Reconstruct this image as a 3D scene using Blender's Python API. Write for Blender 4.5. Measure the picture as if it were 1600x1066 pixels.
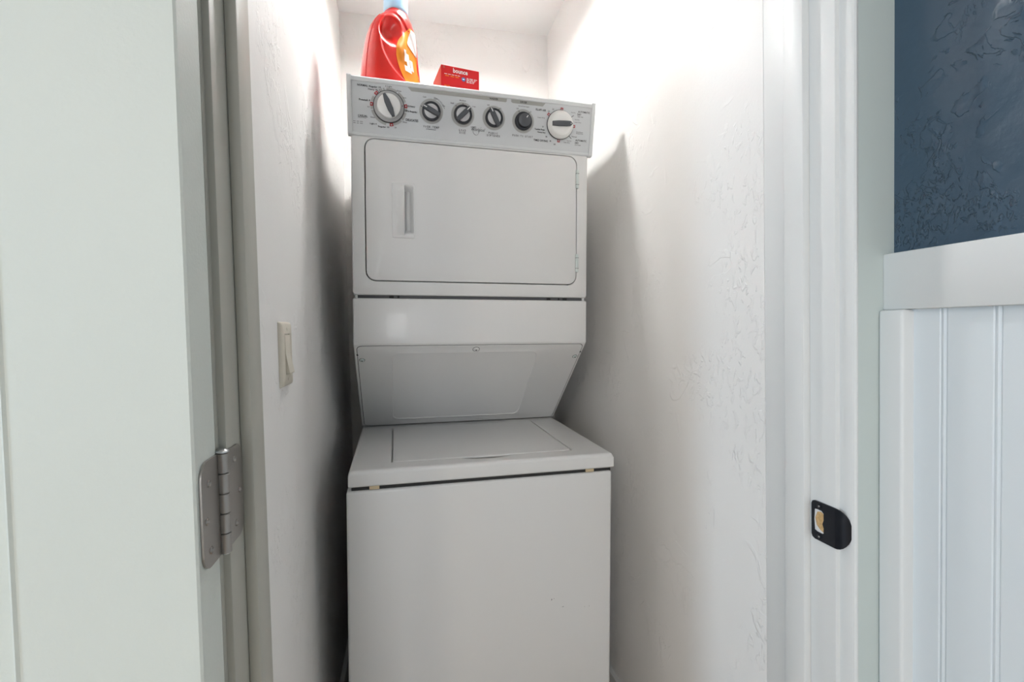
import bpy, bmesh, math, random
from mathutils import Vector, Matrix
random.seed(4)
for o in list(bpy.data.objects): bpy.data.objects.remove(o)
scn = bpy.context.scene
COL = scn.collection
R = math.radians

# ------------------------------------------------------------------ camera
H = 1.06                                   # eye height above the floor
F, YAW, PITCH, ROLL = 739.1147, 0.2199, 0.0296, -0.0219
def cam_axes():
    fwd = Vector((math.sin(YAW)*math.cos(PITCH), math.cos(YAW)*math.cos(PITCH), -math.sin(PITCH)))
    right = Vector((math.cos(YAW), -math.sin(YAW), 0)); up = right.cross(fwd)
    r = right*math.cos(ROLL)+up*math.sin(ROLL); u = up*math.cos(ROLL)-right*math.sin(ROLL)
    return r, u, fwd
r_, u_, f_ = cam_axes()
cam = bpy.data.cameras.new('camera'); cam.sensor_width = 36; cam.sensor_fit = 'HORIZONTAL'
cam.lens = F*36/1600; cam.clip_start = .02
camo = bpy.data.objects.new('camera', cam); COL.objects.link(camo)
camo.matrix_world = Matrix(((r_.x, u_.x, -f_.x, 0), (r_.y, u_.y, -f_.y, 0), (r_.z, u_.z, -f_.z, H), (0, 0, 0, 1)))
scn.camera = camo

# ------------------------------------------------------------------ light and exposure
scn.view_settings.view_transform = 'Standard'; scn.view_settings.look = 'None'
scn.view_settings.gamma = 1; scn.view_settings.use_curve_mapping = False
scn.view_settings.exposure = 0.0
scn.cycles.sample_clamp_indirect = 0
W = bpy.data.worlds.new('world'); scn.world = W; W.use_nodes = True
W.node_tree.nodes['Background'].inputs[0].default_value = (.62, .76, 1, 1)     # overcast daylight outside the window
W.node_tree.nodes['Background'].inputs[1].default_value = 1.0
BULB_WATTS = 235             # bulb in the closet
HALL_WATTS = 47             # each globe in the hallway
WINDOW_POWER = 43
END_FILL_POWER = 28  # frontal fill from a made-up window at the hallway end
wl = bpy.data.lights.new('window_daylight', 'AREA'); wl.shape = 'RECTANGLE'; wl.size = .44; wl.size_y = 1.3
wl.energy = WINDOW_POWER; wl.color = (.62, .81, 1)
wlo = bpy.data.objects.new('window_daylight', wl); COL.objects.link(wlo)
we = bpy.data.lights.new('end_fill_light', 'AREA'); we.shape = 'RECTANGLE'; we.size = .74; we.size_y = 1.3
we.energy = END_FILL_POWER; we.color = (.97, .985, 1)
weo = bpy.data.objects.new('end_fill_light', we); COL.objects.link(weo)
weo.location = (-.85, -2.89, H+.0); weo.rotation_euler = (R(90), 0, 0)
wlo.location = (-3.19, -1.0, H+.15); wlo.rotation_euler = (R(90), 0, R(-90))

# ------------------------------------------------------------------ materials
def mat(name, col, rough=.5, metal=0, coat=0, spec=.5, bump=None, emit=None, vary=0):
    m = bpy.data.materials.new(name); m.use_nodes = True
    nt = m.node_tree; b = nt.nodes['Principled BSDF']
    b.inputs['Base Color'].default_value = (*col, 1); b.inputs['Roughness'].default_value = rough
    b.inputs['Metallic'].default_value = metal; b.inputs['Coat Weight'].default_value = coat
    b.inputs['Specular IOR Level'].default_value = spec
    if emit:
        b.inputs['Emission Color'].default_value = (*emit[0], 1); b.inputs['Emission Strength'].default_value = emit[1]
    tc = nt.nodes.new('ShaderNodeTexCoord')
    if vary:
        n = nt.nodes.new('ShaderNodeTexNoise'); n.inputs['Scale'].default_value = 3; n.inputs['Detail'].default_value = 3
        nt.links.new(tc.outputs['Object'], n.inputs['Vector'])
        mx = nt.nodes.new('ShaderNodeMix'); mx.data_type = 'RGBA'
        mx.inputs['A'].default_value = (*[c*(1-vary) for c in col], 1); mx.inputs['B'].default_value = (*[min(1, c*(1+vary)) for c in col], 1)
        nt.links.new(n.outputs['Fac'], mx.inputs['Factor']); nt.links.new(mx.outputs['Result'], b.inputs['Base Color'])
    if bump: bump(nt, b, tc)
    return m
def link_bump(nt, b, height, strength, dist):
    bp = nt.nodes.new('ShaderNodeBump'); bp.inputs['Strength'].default_value = strength; bp.inputs['Distance'].default_value = dist
    nt.links.new(height, bp.inputs['Height']); nt.links.new(bp.outputs['Normal'], b.inputs['Normal'])
def noise(nt, tc, scale, detail=3, stretch=None, dist=0):
    n = nt.nodes.new('ShaderNodeTexNoise'); n.inputs['Scale'].default_value = scale; n.inputs['Detail'].default_value = detail
    n.inputs['Distortion'].default_value = dist
    if stretch:
        mp = nt.nodes.new('ShaderNodeMapping'); mp.inputs['Scale'].default_value = stretch
        nt.links.new(tc.outputs['Object'], mp.inputs['Vector']); nt.links.new(mp.outputs['Vector'], n.inputs['Vector'])
    else: nt.links.new(tc.outputs['Object'], n.inputs['Vector'])
    return n
def ramp(nt, src, a, b_):
    mr = nt.nodes.new('ShaderNodeMapRange'); mr.inputs['From Min'].default_value = a; mr.inputs['From Max'].default_value = b_
    mr.interpolation_type = 'SMOOTHSTEP'
    nt.links.new(src, mr.inputs['Value']); return mr.outputs['Result']
def knockdown(strength, dist, sc=1.0):
    # hand-trowelled drywall: mostly flat, with broken ridges and scraped patches here and there
    def fn(nt, b, tc):
        def mul(x, y):
            m = nt.nodes.new('ShaderNodeMath'); m.operation = 'MULTIPLY'
            nt.links.new(x, m.inputs[0])
            if isinstance(y, float): m.inputs[1].default_value = y
            else: nt.links.new(y, m.inputs[1])
            return m.outputs[0]
        def add(x, y):
            m = nt.nodes.new('ShaderNodeMath'); m.operation = 'ADD'; nt.links.new(x, m.inputs[0]); nt.links.new(y, m.inputs[1]); return m.outputs[0]
        big = noise(nt, tc, 13*sc, 4, dist=1.0)
        mask1 = noise(nt, tc, 7*sc, 2)
        isl = mul(ramp(nt, big.outputs['Fac'], .52, .545), ramp(nt, mask1.outputs['Fac'], .52, .60))
        fine = noise(nt, tc, 75*sc, 3, (1, 1, .55), .8)
        mask2 = noise(nt, tc, 3.6*sc, 2)
        scr = mul(ramp(nt, fine.outputs['Fac'], .54, .62), ramp(nt, mask2.outputs['Fac'], .53, .66))
        soft = noise(nt, tc, 6*sc, 2)
        micro = noise(nt, tc, 160, 2)
        hgt = add(add(mul(isl, .5), mul(scr, .8)), add(mul(soft.outputs['Fac'], 1.6), mul(micro.outputs['Fac'], .10)))
        link_bump(nt, b, hgt, strength, dist)
    return fn
def peel(scale, strength, dist):
    def fn(nt, b, tc):
        n = noise(nt, tc, scale, 3); link_bump(nt, b, n.outputs['Fac'], strength, dist)
    return fn
def wood_grain(nt, b, tc):
    n = noise(nt, tc, 14, 5, (1, 8, 1), .4)
    mx = nt.nodes.new('ShaderNodeMix'); mx.data_type = 'RGBA'
    mx.inputs['A'].default_value = (.36, .25, .15, 1); mx.inputs['B'].default_value = (.55, .41, .27, 1)
    nt.links.new(n.outputs['Fac'], mx.inputs['Factor']); nt.links.new(mx.outputs['Result'], b.inputs['Base Color'])
    link_bump(nt, b, n.outputs['Fac'], .2, .001)
def chipped_wood(nt, b, tc):
    n = noise(nt, tc, 220, 4)
    mx = nt.nodes.new('ShaderNodeMix'); mx.data_type = 'RGBA'
    mx.inputs['A'].default_value = (.42, .22, .07, 1); mx.inputs['B'].default_value = (.85, .60, .30, 1)
    nt.links.new(n.outputs['Fac'], mx.inputs['Factor']); nt.links.new(mx.outputs['Result'], b.inputs['Base Color'])
    link_bump(nt, b, n.outputs['Fac'], .8, .002)
M_WALL = mat('white_textured_paint', (.855, .84, .82), .55, bump=knockdown(.5, .0035))
M_CEIL = mat('ceiling_paint', (.87, .86, .85), .7, bump=peel(40, .2, .002))
M_BLUE = mat('blue_textured_paint', (.046, .084, .125), .36, bump=knockdown(.75, .004, 2.7))
M_TRIM = mat('white_trim_paint', (.76, .765, .755), .45)
M_CASE = mat('shaded_casing_paint', (.55, .605, .58), .45)  # front face of the white casing, its shade put into the colour
M_JAMB = mat('shaded_jamb_paint', (.47, .46, .405), .45)  # left side of the frame, darkened: the open door's shade is in the colour
M_WAIN = mat('wainscot_paint', (.74, .78, .80), .45)
M_DOOR = mat('door_paint', (.67, .70, .65), .5, bump=peel(260, .35, .0012), vary=.03)
M_FLOOR = mat('plank_floor', (.3, .2, .12), .4, bump=wood_grain)
M_ENAM = mat('white_enamel', (.73, .73, .725), .36, coat=.18)
M_ENAM2 = mat('console_plastic', (.66, .68, .69), .36)
M_FACE = mat('console_face', (.60, .62, .635), .36)
M_PRINTG = mat('print_warm_grey', (.36, .355, .335), .45)
M_PRINTL = mat('print_light_grey', (.40, .40, .39), .45)
M_INK = mat('print_ink', (.015, .015, .02), .5)
M_INKG = mat('print_grey_ink', (.15, .15, .16), .5)
M_RED = mat('print_red', (.42, .02, .025), .45)
M_DARK = mat('dark_gap', (.02, .02, .02), .7)
M_GASK = mat('grey_gap', (.10, .10, .105), .6)
M_KBLK = mat('black_plastic', (.018, .019, .024), .38)
M_KGRY = mat('charcoal_plastic', (.075, .08, .09), .4)
M_KSIL = mat('silver_plastic', (.56, .56, .57), .32)
M_KSKT = mat('grey_skirt_plastic', (.38, .38, .38), .35)
M_KWHT = mat('white_plastic', (.80, .80, .78), .3)
M_ALMD = mat('almond_plastic', (.72, .665, .56), .35)
M_NICK = mat('satin_nickel', (.36, .34, .32), .42, metal=.85)
M_SCRW = mat('dull_screw_steel', (.30, .28, .26), .28, metal=.95)
M_CHRM = mat('zinc_screw', (.6, .6, .6), .3, metal=1)
M_HING = mat('pale_steel', (.62, .68, .66), .35, metal=.35)
M_BLKM = mat('black_metal', (.008, .010, .016), .3, metal=.3)
M_WOODC = mat('raw_wood', (.7, .45, .2), .8, bump=chipped_wood)
M_YEL = mat('yellowed_rubber', (.62, .50, .32), .6)
M_BOTR = mat('red_plastic', (.66, .010, .005), .30, coat=.25)
M_LBLO = mat('label_amber', (.80, .27, .006), .4)
M_LBLW = mat('label_white', (.85, .83, .80), .4)
M_CAP = mat('pale_blue_plastic', (.50, .78, .97), .3)
M_CAP.node_tree.nodes['Principled BSDF'].inputs['Transmission Weight'].default_value = .35
M_BOX = mat('red_cardboard', (.66, .012, .014), .5)
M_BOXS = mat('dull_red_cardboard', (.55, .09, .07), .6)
M_WHITE = mat('white_print', (.86, .85, .84), .5)
M_BADGE = mat('blue_print', (.05, .16, .42), .5)
M_BULB = mat('glowing_bulb', (1, 1, 1), .5, emit=((1, .95, .90), 6))
M_GLOBE = mat('glowing_globe', (1, 1, 1), .5, emit=((1, .95, .86), 6))
M_GLASS = mat('window_glass', (1, 1, 1), .02)
M_GLASS.node_tree.nodes['Principled BSDF'].inputs['Transmission Weight'].default_value = 1

# ------------------------------------------------------------------ mesh helpers
def put(name, me, m, parent=None, sharp=35):
    if m: me.materials.append(m)
    for p in me.polygons: p.use_smooth = True
    try: me.set_sharp_from_angle(angle=R(sharp))
    except Exception: pass
    o = bpy.data.objects.new(name, me); COL.objects.link(o)
    if parent: o.parent = parent
    return o
def pyd(name, vs, fs, m, parent=None, sharp=35):
    me = bpy.data.meshes.new(name); me.from_pydata([tuple(v) for v in vs], [], fs)
    bm = bmesh.new(); bm.from_mesh(me); bmesh.ops.recalc_face_normals(bm, faces=bm.faces); bm.to_mesh(me); bm.free()
    return put(name, me, m, parent, sharp)
def bm_obj(name, bm, m, parent=None, sharp=35):
    me = bpy.data.meshes.new(name); bmesh.ops.recalc_face_normals(bm, faces=bm.faces); bm.to_mesh(me); bm.free()
    return put(name, me, m, parent, sharp)
def add_box(bm, x0, x1, y0, y1, z0, z1, bev=0, seg=2):
    r = bmesh.ops.create_cube(bm, size=1)
    for v in r['verts']:
        v.co = Vector((x0 if v.co.x < 0 else x1, y0 if v.co.y < 0 else y1, z0 if v.co.z < 0 else z1))
    if bev:
        es = list({e for v in r['verts'] for e in v.link_edges})
        bmesh.ops.bevel(bm, geom=es, offset=bev, segments=seg, affect='EDGES', profile=.5)
def box(name, x0, x1, y0, y1, z0, z1, m, parent=None, bev=0, seg=2):
    bm = bmesh.new(); add_box(bm, x0, x1, y0, y1, z0, z1, bev, seg)
    return bm_obj(name, bm, m, parent)
def loft(name, loops, m, parent=None, cap0=True, cap1=True, sharp=35, closed=True):
    n = len(loops[0]); vs = [p for l in loops for p in l]; fs = []
    for i in range(len(loops)-1):
        for j in range(n if closed else n-1):
            k = (j+1) % n
            fs.append((i*n+j, i*n+k, (i+1)*n+k, (i+1)*n+j))
    if cap0: fs.append(tuple(range(n)))
    if cap1: fs.append(tuple((len(loops)-1)*n+j for j in range(n)))
    return pyd(name, vs, fs, m, parent, sharp)
def rrect(u0, u1, v0, v1, r, n=6):
    pts = []
    for (cx, cy, a0) in ((u1-r, v1-r, 0), (u0+r, v1-r, 90), (u0+r, v0+r, 180), (u1-r, v0+r, 270)):
        for i in range(n+1):
            a = R(a0+90*i/n); pts.append((cx+r*math.cos(a), cy+r*math.sin(a)))
    return pts
def prism(name, poly, x0, x1, m, parent=None, bev=0, axis='x', seg=2, sharp=35):
    # poly in the two other axes, extruded along axis
    bm = bmesh.new()
    def P(a, p): return {'x': (a, p[0], p[1]), 'y': (p[0], a, p[1]), 'z': (p[0], p[1], a)}[axis]
    A = [bm.verts.new(P(x0, p)) for p in poly]; B = [bm.verts.new(P(x1, p)) for p in poly]
    bm.faces.new(A); bm.faces.new(B[::-1])
    for i in range(len(poly)):
        k = (i+1) % len(poly); bm.faces.new((A[i], B[i], B[k], A[k]))
    if bev: bmesh.ops.bevel(bm, geom=list(bm.edges), offset=bev, segments=seg, affect='EDGES', profile=.5)
    return bm_obj(name, bm, m, parent, sharp)
def revolve(name, prof, frame, m, parent=None, n=40, sharp=30):
    # prof: (radius, height) pairs; frame: function (a, b, h) -> point
    loops = [[frame(r*math.cos(2*math.pi*i/n), r*math.sin(2*math.pi*i/n), h) for i in range(n)] for r, h in prof]
    return loft(name, loops, m, parent, True, True, sharp)
def tube(name, pts, rad, m, parent=None, n=8):
    loops = []
    for i, p in enumerate(pts):
        p = Vector(p); d = (Vector(pts[min(i+1, len(pts)-1)])-Vector(pts[max(i-1, 0)])).normalized()
        a = d.cross(Vector((0, 0, 1)) if abs(d.z) < .9 else Vector((1, 0, 0))).normalized(); b = d.cross(a)
        loops.append([p+a*rad*math.cos(2*math.pi*k/n)+b*rad*math.sin(2*math.pi*k/n) for k in range(n)])
    return loft(name, loops, m, parent)
def empty(name, loc=(0, 0, 0)):
    o = bpy.data.objects.new(name, None); COL.objects.link(o); o.location = loc; o.empty_display_size = .05
    return o
def tag(o, label, cat, kind=None, group=None):
    o['label'] = label; o['category'] = cat
    if kind: o['kind'] = kind
    if group: o['group'] = group
    return o
TEXTS = []
def text(body, frame, x0, x1, t, h, m, parent, shear=0, name='lettering', bold=.0):
    TEXTS.append((body, frame, x0, x1, t, h, m, parent, shear, name, bold))
def build_texts():
    made = []
    for T in TEXTS:
        c = bpy.data.curves.new('t', 'FONT'); c.body = T[0]; c.size = 1; c.shear = T[8]; c.resolution_u = 2; c.offset = T[10]
        o = bpy.data.objects.new('t', c); COL.objects.link(o); made.append(o)
    dg = bpy.context.evaluated_depsgraph_get()
    for T, o in zip(TEXTS, made):
        me = bpy.data.meshes.new_from_object(o.evaluated_get(dg))
        xs = [v.co.x for v in me.vertices]; ys = [v.co.y for v in me.vertices]
        if not xs: continue
        a, b, c0, c1 = min(xs), max(xs), min(ys), max(ys)
        for v in me.vertices:
            u = T[2]+(v.co.x-a)/(b-a)*(T[3]-T[2]); w = T[4]+(v.co.y-c0)/(c1-c0)*T[5]
            v.co = T[1](u, w, .0005)
        me.materials.clear()
        put(T[9], me, T[6], T[7])
    for o in made:
        c = o.data; bpy.data.objects.remove(o); bpy.data.curves.remove(c)

# ------------------------------------------------------------------ setting: closet and hallway shell
XL, XR, YB, ZC = -.2033, .575, 1.816, 1.143+H        # closet walls, back wall, ceiling
JL, JR = -.1836, .575                                # jamb faces
YF, YJ, YS = .5366, .668, .5776                      # jamb front, jamb back, stop face
XB = .649                                            # blue hallway wall
HEAD = 2.03
def slab(name, x0, x1, y0, y1, z0, z1, m, label, cat):
    return tag(box(name, x0, x1, y0, y1, z0, z1, m), label, cat, 'structure')
slab('floor', -3.2, XB+.1, -2.9, YB+.1, -.1, 0, M_FLOOR, 'brown wooden floor below the washer and along the hallway', 'floor')
slab('ceiling', -3.2, XB+.1, -2.9, YB+.1, ZC, ZC+.1, M_CEIL, 'flat white ceiling above the closet and the hallway', 'ceiling')
slab('wall_left', XL-.1, XL, YF+.02, YB+.1, 0, ZC, M_WALL, 'white textured closet wall behind the light switch', 'wall')
slab('wall_right', XR, XR+.1, YJ, YB+.1, 0, ZC, M_WALL, 'white textured closet wall to the right of the dryer', 'wall')
slab('wall_back', XL-.1, XR+.1, YB, YB+.1, 0, ZC, M_WALL, 'plain white closet wall behind the detergent bottle', 'wall')
slab('baseboard_left', XL, XL+.012, YJ, YB, 0, .10, M_TRIM, 'painted baseboard at the foot of the switch wall', 'baseboard')
slab('baseboard_right', XR-.012, XR, YJ, YB, 0, .03, M_TRIM, 'low baseboard strip at the foot of the bare closet wall', 'baseboard')
# wall around the door opening
bm = bmesh.new()
add_box(bm, -3.2, JL-.012, YF+.004, YJ-.004, 0, ZC); add_box(bm, JR+.012, XB+.1, YF+.004, YJ-.004, 0, ZC); add_box(bm, JL-.012, JR+.012, YF+.004, YJ-.004, HEAD+.012, ZC)
tag(bm_obj('wall_front', bm, M_WALL), 'white hallway wall around the closet door opening', 'wall', 'structure')
bm = bmesh.new()
for b in ((-3.3, -1.25, -3.0, -2.9, 0, ZC), (-.45, XB+.1, -3.0, -2.9, 0, ZC), (-1.25, -.45, -3.0, -2.9, 0, .38), (-1.25, -.45, -3.0, -2.9, 1.74, ZC)): add_box(bm, *b)
tag(bm_obj('wall_hallway_end', bm, M_BLUE), 'dark blue wall at the far end of the hallway behind the viewer', 'wall', 'structure')
win = tag(empty('fill_window', (-.85, -2.95, .38)), 'unseen white framed window added in the hallway end wall as fill', 'window', 'structure')  # unseen window, added to bring frontal light onto the washer
bm = bmesh.new()
for b in ((-.4, -.37, -.04, .04, 0, 1.36), (.37, .4, -.04, .04, 0, 1.36), (-.37, .37, -.04, .04, 0, .04), (-.37, .37, -.04, .04, 1.32, 1.36), (-.37, .37, -.03, .03, .66, .70)): add_box(bm, *b)
bm_obj('window_frame', bm, M_TRIM, win)
box('pane', -.37, .37, -.003, .003, .04, .66, M_GLASS, win); box('pane', -.37, .37, -.003, .003, .70, 1.32, M_GLASS, win)
bm = bmesh.new()   # hallway wall with the window opening
for b in ((-3.3, -3.2, -3.0, -1.25, 0, ZC), (-3.3, -3.2, -.75, YF+.1, 0, ZC), (-3.3, -3.2, -1.25, -.75, 0, .5), (-3.3, -3.2, -1.25, -.75, 1.95, ZC)): add_box(bm, *b)
tag(bm_obj('wall_hallway_left', bm, M_BLUE), 'dark blue hallway wall with a window, out of view to the left', 'wall', 'structure')
win = tag(empty('window_1', (-3.25, -1.0, .5)), 'white framed window lighting the hallway from the left', 'window', 'structure')
bm = bmesh.new()
for b in ((-.04, .04, -.25, -.22, 0, 1.45), (-.04, .04, .22, .25, 0, 1.45), (-.04, .04, -.22, .22, 0, .05), (-.04, .04, -.22, .22, 1.4, 1.45), (-.03, .03, -.22, .22, .7, .75)): add_box(bm, *b)
bm_obj('window_frame', bm, M_TRIM, win)
box('pane', -.003, .003, -.22, .22, .05, .7, M_GLASS, win); box('pane', -.003, .003, -.22, .22, .75, 1.4, M_GLASS, win)
# blue hallway wall and its wainscot
slab('wall_hallway_right', XB, XB+.1, -3.0, YF, 0, ZC, M_BLUE, 'dark blue textured hallway wall above the white wainscot', 'wall')
wains = tag(empty('trim_1', (XB, .2, 0)), 'pale vertical beadboard panelling below the blue wall', 'wainscot', 'structure')
y = .4995; k = 0
while y > -2.6:
    y2 = y-.0545
    poly = [(-.0078, y), (-.0088, y-.0015), (-.0088, y2+.0078), (-.0072, y2+.0066), (-.0082, y2+.0052), (-.0088, y2+.0034), (-.0082, y2+.0016), (-.0074, y2+.0004), (-.0074, y2), (.0, y2), (.0, y)]
    prism('plank', [(p[0], p[1]-.2) for p in poly], 0, H+.03, M_WAIN, wains, axis='z', sharp=20); y = y2; k += 1
rail = box('chair_rail', XB-.019-XB, 0, -2.9-.2, .5156-.2, H+.0118, H+.0868, M_TRIM, wains, .0018)
bm = bmesh.new(); add_box(bm, -.0272, 0, .483-.2, .5155-.2, 0, H+.0117, .004, 3)
bm_obj('corner_stile', bm, M_TRIM, wains)
# door frame
fr = tag(empty('trim_2', (.2, YF, 0)), 'white painted door frame with stops and casing around the closet opening', 'door frame', 'structure')
def fbox(name, x0, x1, y0, y1, z0, z1, m, bev=.0015): return box(name, x0-.2, x1-.2, y0-YF, y1-YF, z0, z1, m, fr, bev)
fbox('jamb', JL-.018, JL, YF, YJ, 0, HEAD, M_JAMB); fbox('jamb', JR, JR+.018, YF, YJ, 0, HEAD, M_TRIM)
fbox('head_jamb', JL-.018, JR+.018, YF, YJ, HEAD, HEAD+.018, M_TRIM)
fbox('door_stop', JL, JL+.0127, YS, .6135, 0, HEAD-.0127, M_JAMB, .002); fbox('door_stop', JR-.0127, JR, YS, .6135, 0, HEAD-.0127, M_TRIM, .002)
fbox('door_stop', JL, JR, YS, .6135, HEAD-.0127, HEAD, M_TRIM, .002)
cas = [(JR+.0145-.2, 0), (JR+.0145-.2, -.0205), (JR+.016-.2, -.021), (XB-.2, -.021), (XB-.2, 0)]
bead = [(JR+.007-.2, 0), (JR+.007-.2, -.017), (JR+.0085-.2, -.0205), (JR+.011-.2, -.0218), (JR+.0140-.2, -.0212), (JR+.0144-.2, 0)]
prism('casing_bead', bead, 0, HEAD+.07, M_TRIM, fr, axis='z')
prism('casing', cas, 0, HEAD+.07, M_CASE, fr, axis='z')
cas2 = [(JL-.007-.2, 0), (JL-.007-.2, -.008), (JL-.010-.2, -.0100), (JL-.07-.2, -.0100), (JL-.07-.2, 0)]
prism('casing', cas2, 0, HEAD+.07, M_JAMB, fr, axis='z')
fbox('head_casing', JL-.07, XB, YF-.0115, YF, HEAD+.007, HEAD+.07, M_TRIM)
# strike plate on the right jamb (plane x = JR, seen facing -x)
SZ = -.2895                                             # height of its centre relative to the eye
def sp(y, z, h): return (JR-.2-h, y-YF, H+SZ+z)
out = [(.5762, .0215), (.5745, .0262), (.571, .0283)]
out += [(.541, .0283+0), (.5366, .0283)]
def plate_loop(ins, h):
    pts = []
    for (cy, cz, a0) in ((.5752-.006, .0283-.006, 0), ):
        for i in range(6):
            a = R(0+90*i/5); pts.append((cy+(.006-ins)*math.cos(a), cz+(.006-ins)*math.sin(a)))
    pts += [(.5366+0, .0283-ins)]
    pts += [(.5366+0, -.0283+ins)]
    for i in range(6):
        a = R(270+90*i/5); pts.append((.5752-.006+(.006-ins)*math.cos(a), -.0283+.006+(.006-ins)*math.sin(a)))
    return [sp(p[0], p[1], h) for p in pts]
# plate with a real latch hole: ring between outline and hole
hole = [(.5705, .0155), (.566, .0165), (.558, .0165), (.5545, .0135), (.5545, .004), (.5565, -.002), (.5545, -.0075), (.5545, -.0150), (.557, -.0165), (.566, -.0165), (.5705, -.0150), (.5715, 0)]
bm = bmesh.new()
outer = [(.5752, -.0), (.5752, .0225), (.5735, .0265), (.5695, .0283), (.553, .0283), (.5366, .0283), (.5366, .01), (.5366, -.01), (.5366, -.0283), (.553, -.0283), (.5695, -.0283), (.5735, -.0265), (.5752, -.0225)]
def ringfill(bm, outer, hole, h):
    ov = [bm.verts.new(sp(a, b, h)) for a, b in outer]; hv = [bm.verts.new(sp(a, b, h)) for a, b in hole]
    oe = [bm.edges.new((ov[i], ov[(i+1) % len(ov)])) for i in range(len(ov))]; he = [bm.edges.new((hv[i], hv[(i+1) % len(hv)])) for i in range(len(hv))]
    bmesh.ops.triangle_fill(bm, use_beauty=True, edges=oe+he)
    return ov, hv
o1, h1 = ringfill(bm, outer, hole, .0018); o2, h2 = ringfill(bm, outer, hole, .0)
for a, b in ((o1, o2), (h1, h2)):
    for i in range(len(a)):
        k = (i+1) % len(a); bm.faces.new((a[i], a[k], b[k], b[i]))
strike = bm_obj('strike_plate', bm, M_BLKM, fr); strike['label'] = 'black strike plate with curved lip'
lip = []                                                # curved lip bending round the jamb corner
for i in range(9):
    s = math.sin(R(90*i/8)); yy = .5366-.0185*s; dx = -.0018+.010*s*s   # bends towards +x
    hz = .0283*math.sqrt(max(.006, 1-s**2.4))
    lip.append([(JR-.2+dx, yy-YF, H+SZ+hz), (JR-.2+dx, yy-YF, H+SZ+hz*.5), (JR-.2+dx, yy-YF, H+SZ), (JR-.2+dx, yy-YF, H+SZ-hz*.5), (JR-.2+dx, yy-YF, H+SZ-hz)])
lip2 = [[(p[0]+.0016, p[1]+.0006, p[2]) for p in l] for l in lip]
vs = [p for l in lip+lip2 for p in l]; fs = []
for i in range(8):
    for j in range(4):
        a = i*5+j; fs.append((a, a+1, a+6, a+5)); b = 45+a; fs.append((b, b+5, b+6, b+1))
for i in range(8):
    fs.append((i*5, (i+1)*5, 45+(i+1)*5, 45+i*5)); fs.append((i*5+4, 45+i*5+4, 45+(i+1)*5+4, (i+1)*5+4))
fs.append((40, 41, 42, 43, 44, 89, 88, 87, 86, 85))
pyd('strike_lip', vs, fs, M_BLKM, strike)
pyd('latch_mortise', [sp(a, b, .0003) for a, b in hole], [tuple(range(len(hole)))], M_WHITE, strike)
pyd('chipped_wood', [sp(a, b, .0006+.0004*(i % 2)) for i, (a, b) in enumerate([(.566, .0125), (.560, .0145), (.5545, .0120), (.5545, -.0145), (.561, -.0125), (.567, -.007), (.5695, .003)])], [tuple(range(7))], M_WOODC, strike)
for z in (.0222, -.0222):
    def fr_s(a, b, h, z=z): return sp(.5612+a, z+b, .0016+h)
    revolve('screw', [(.0042, 0), (.0042, .0006), (.003, .0012)], fr_s, M_BLKM, strike, 16)
    revolve('screw_slot', [(.0014, .001), (.0014, .0014)], fr_s, M_CHRM, strike, 6)

# ------------------------------------------------------------------ open door with its hinge
DX, DYF, DYB = -.1895, .4755, .5238
door = tag(empty('door_1', (DX, DYB, 0)), 'pale green-white panelled door swung wide open on the left', 'door', 'structure')
def dp(x, y, z): return (x-DX, y-DYB, z)
x0, x1, z0, z1 = DX-.76, DX, .012, HEAD-.01
px0, px1, pz0, pz1 = DX-.76+.1373, -.3268, .22, HEAD-.15
def rect(a, b, c, d, y): return [dp(a, y, c), dp(b, y, c), dp(b, y, d), dp(a, y, d)]
e = .002
loft('door_slab', [rect(x0, x1, z0, z1, DYB), rect(x0, x1, z0, z1, DYF+e), rect(x0+e, x1-e, z0+e, z1-e, DYF), rect(px0, px1, pz0, pz1, DYF)], M_DOOR, door, True, False, 30)
loft('panel_moulding', [rect(px0, px1, pz0, pz1, DYF), rect(px0+.002, px1-.002, pz0+.002, pz1-.002, DYF-.002), rect(px0+.004, px1-.004, pz0+.004, pz1-.004, DYF-.001), rect(px0+.010, px1-.010, pz0+.010, pz1-.010, DYF+.009)], M_DOOR, door, False, False, 30)
loft('door_panel', [rect(px0+.010, px1-.010, pz0+.010, pz1-.010, DYF+.009), rect(px0+.03, px1-.03, pz0+.03, pz1-.03, DYF+.009), rect(px0+.05, px1-.05, pz0+.05, pz1-.05, DYF+.003)], M_DOOR, door, False, True, 30)
HZ0, HZ1 = H-.2225, H-.1205                            # hinge bottom and top
def leafpoly(a, b, z0, z1, r):                          # rounded on the b side
    pts = [(a, z0), (a, z1)]; s = 1 if b > a else -1
    for i in range(7):
        t = R(90-90*i/6); pts.append((b-s*r+s*r*math.cos(t), z1-r+r*math.sin(t)))
    for i in range(7):
        t = R(-90*i/6); pts.append((b-s*r+s*r*math.cos(t), z0+r+r*math.sin(t)))
    return pts
pl = leafpoly(.5255, .4822, HZ0, HZ1, .0158)
hinge = loft('hinge', [[dp(DX+.0002, p[0], p[1]) for p in pl], [dp(DX+.0024, p[0], p[1]) for p in pl]], M_NICK, door)
hinge['label'] = 'satin nickel butt hinge'
pl = leafpoly(.5290, .5745, HZ0+.004, HZ1+.001, .0158)
loft('jamb_leaf', [[dp(JL+.0001, p[0], p[1]) for p in pl], [dp(JL+.0022, p[0], p[1]) for p in pl]], M_NICK, hinge)
KX, KY = -.1845, .5275
def kf(a, b, h): return dp(KX+a, KY+b, h)
kz = [HZ0, HZ0+.0203, HZ0+.0406, HZ0+.0609, HZ0+.0812, HZ1]
for i in range(5):
    revolve('knuckle', [(.0050, kz[i]+.0003), (.0056, kz[i]+.0009), (.0056, kz[i+1]-.0009), (.0050, kz[i+1]-.0003)], kf, M_NICK, hinge, 20)
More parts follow.
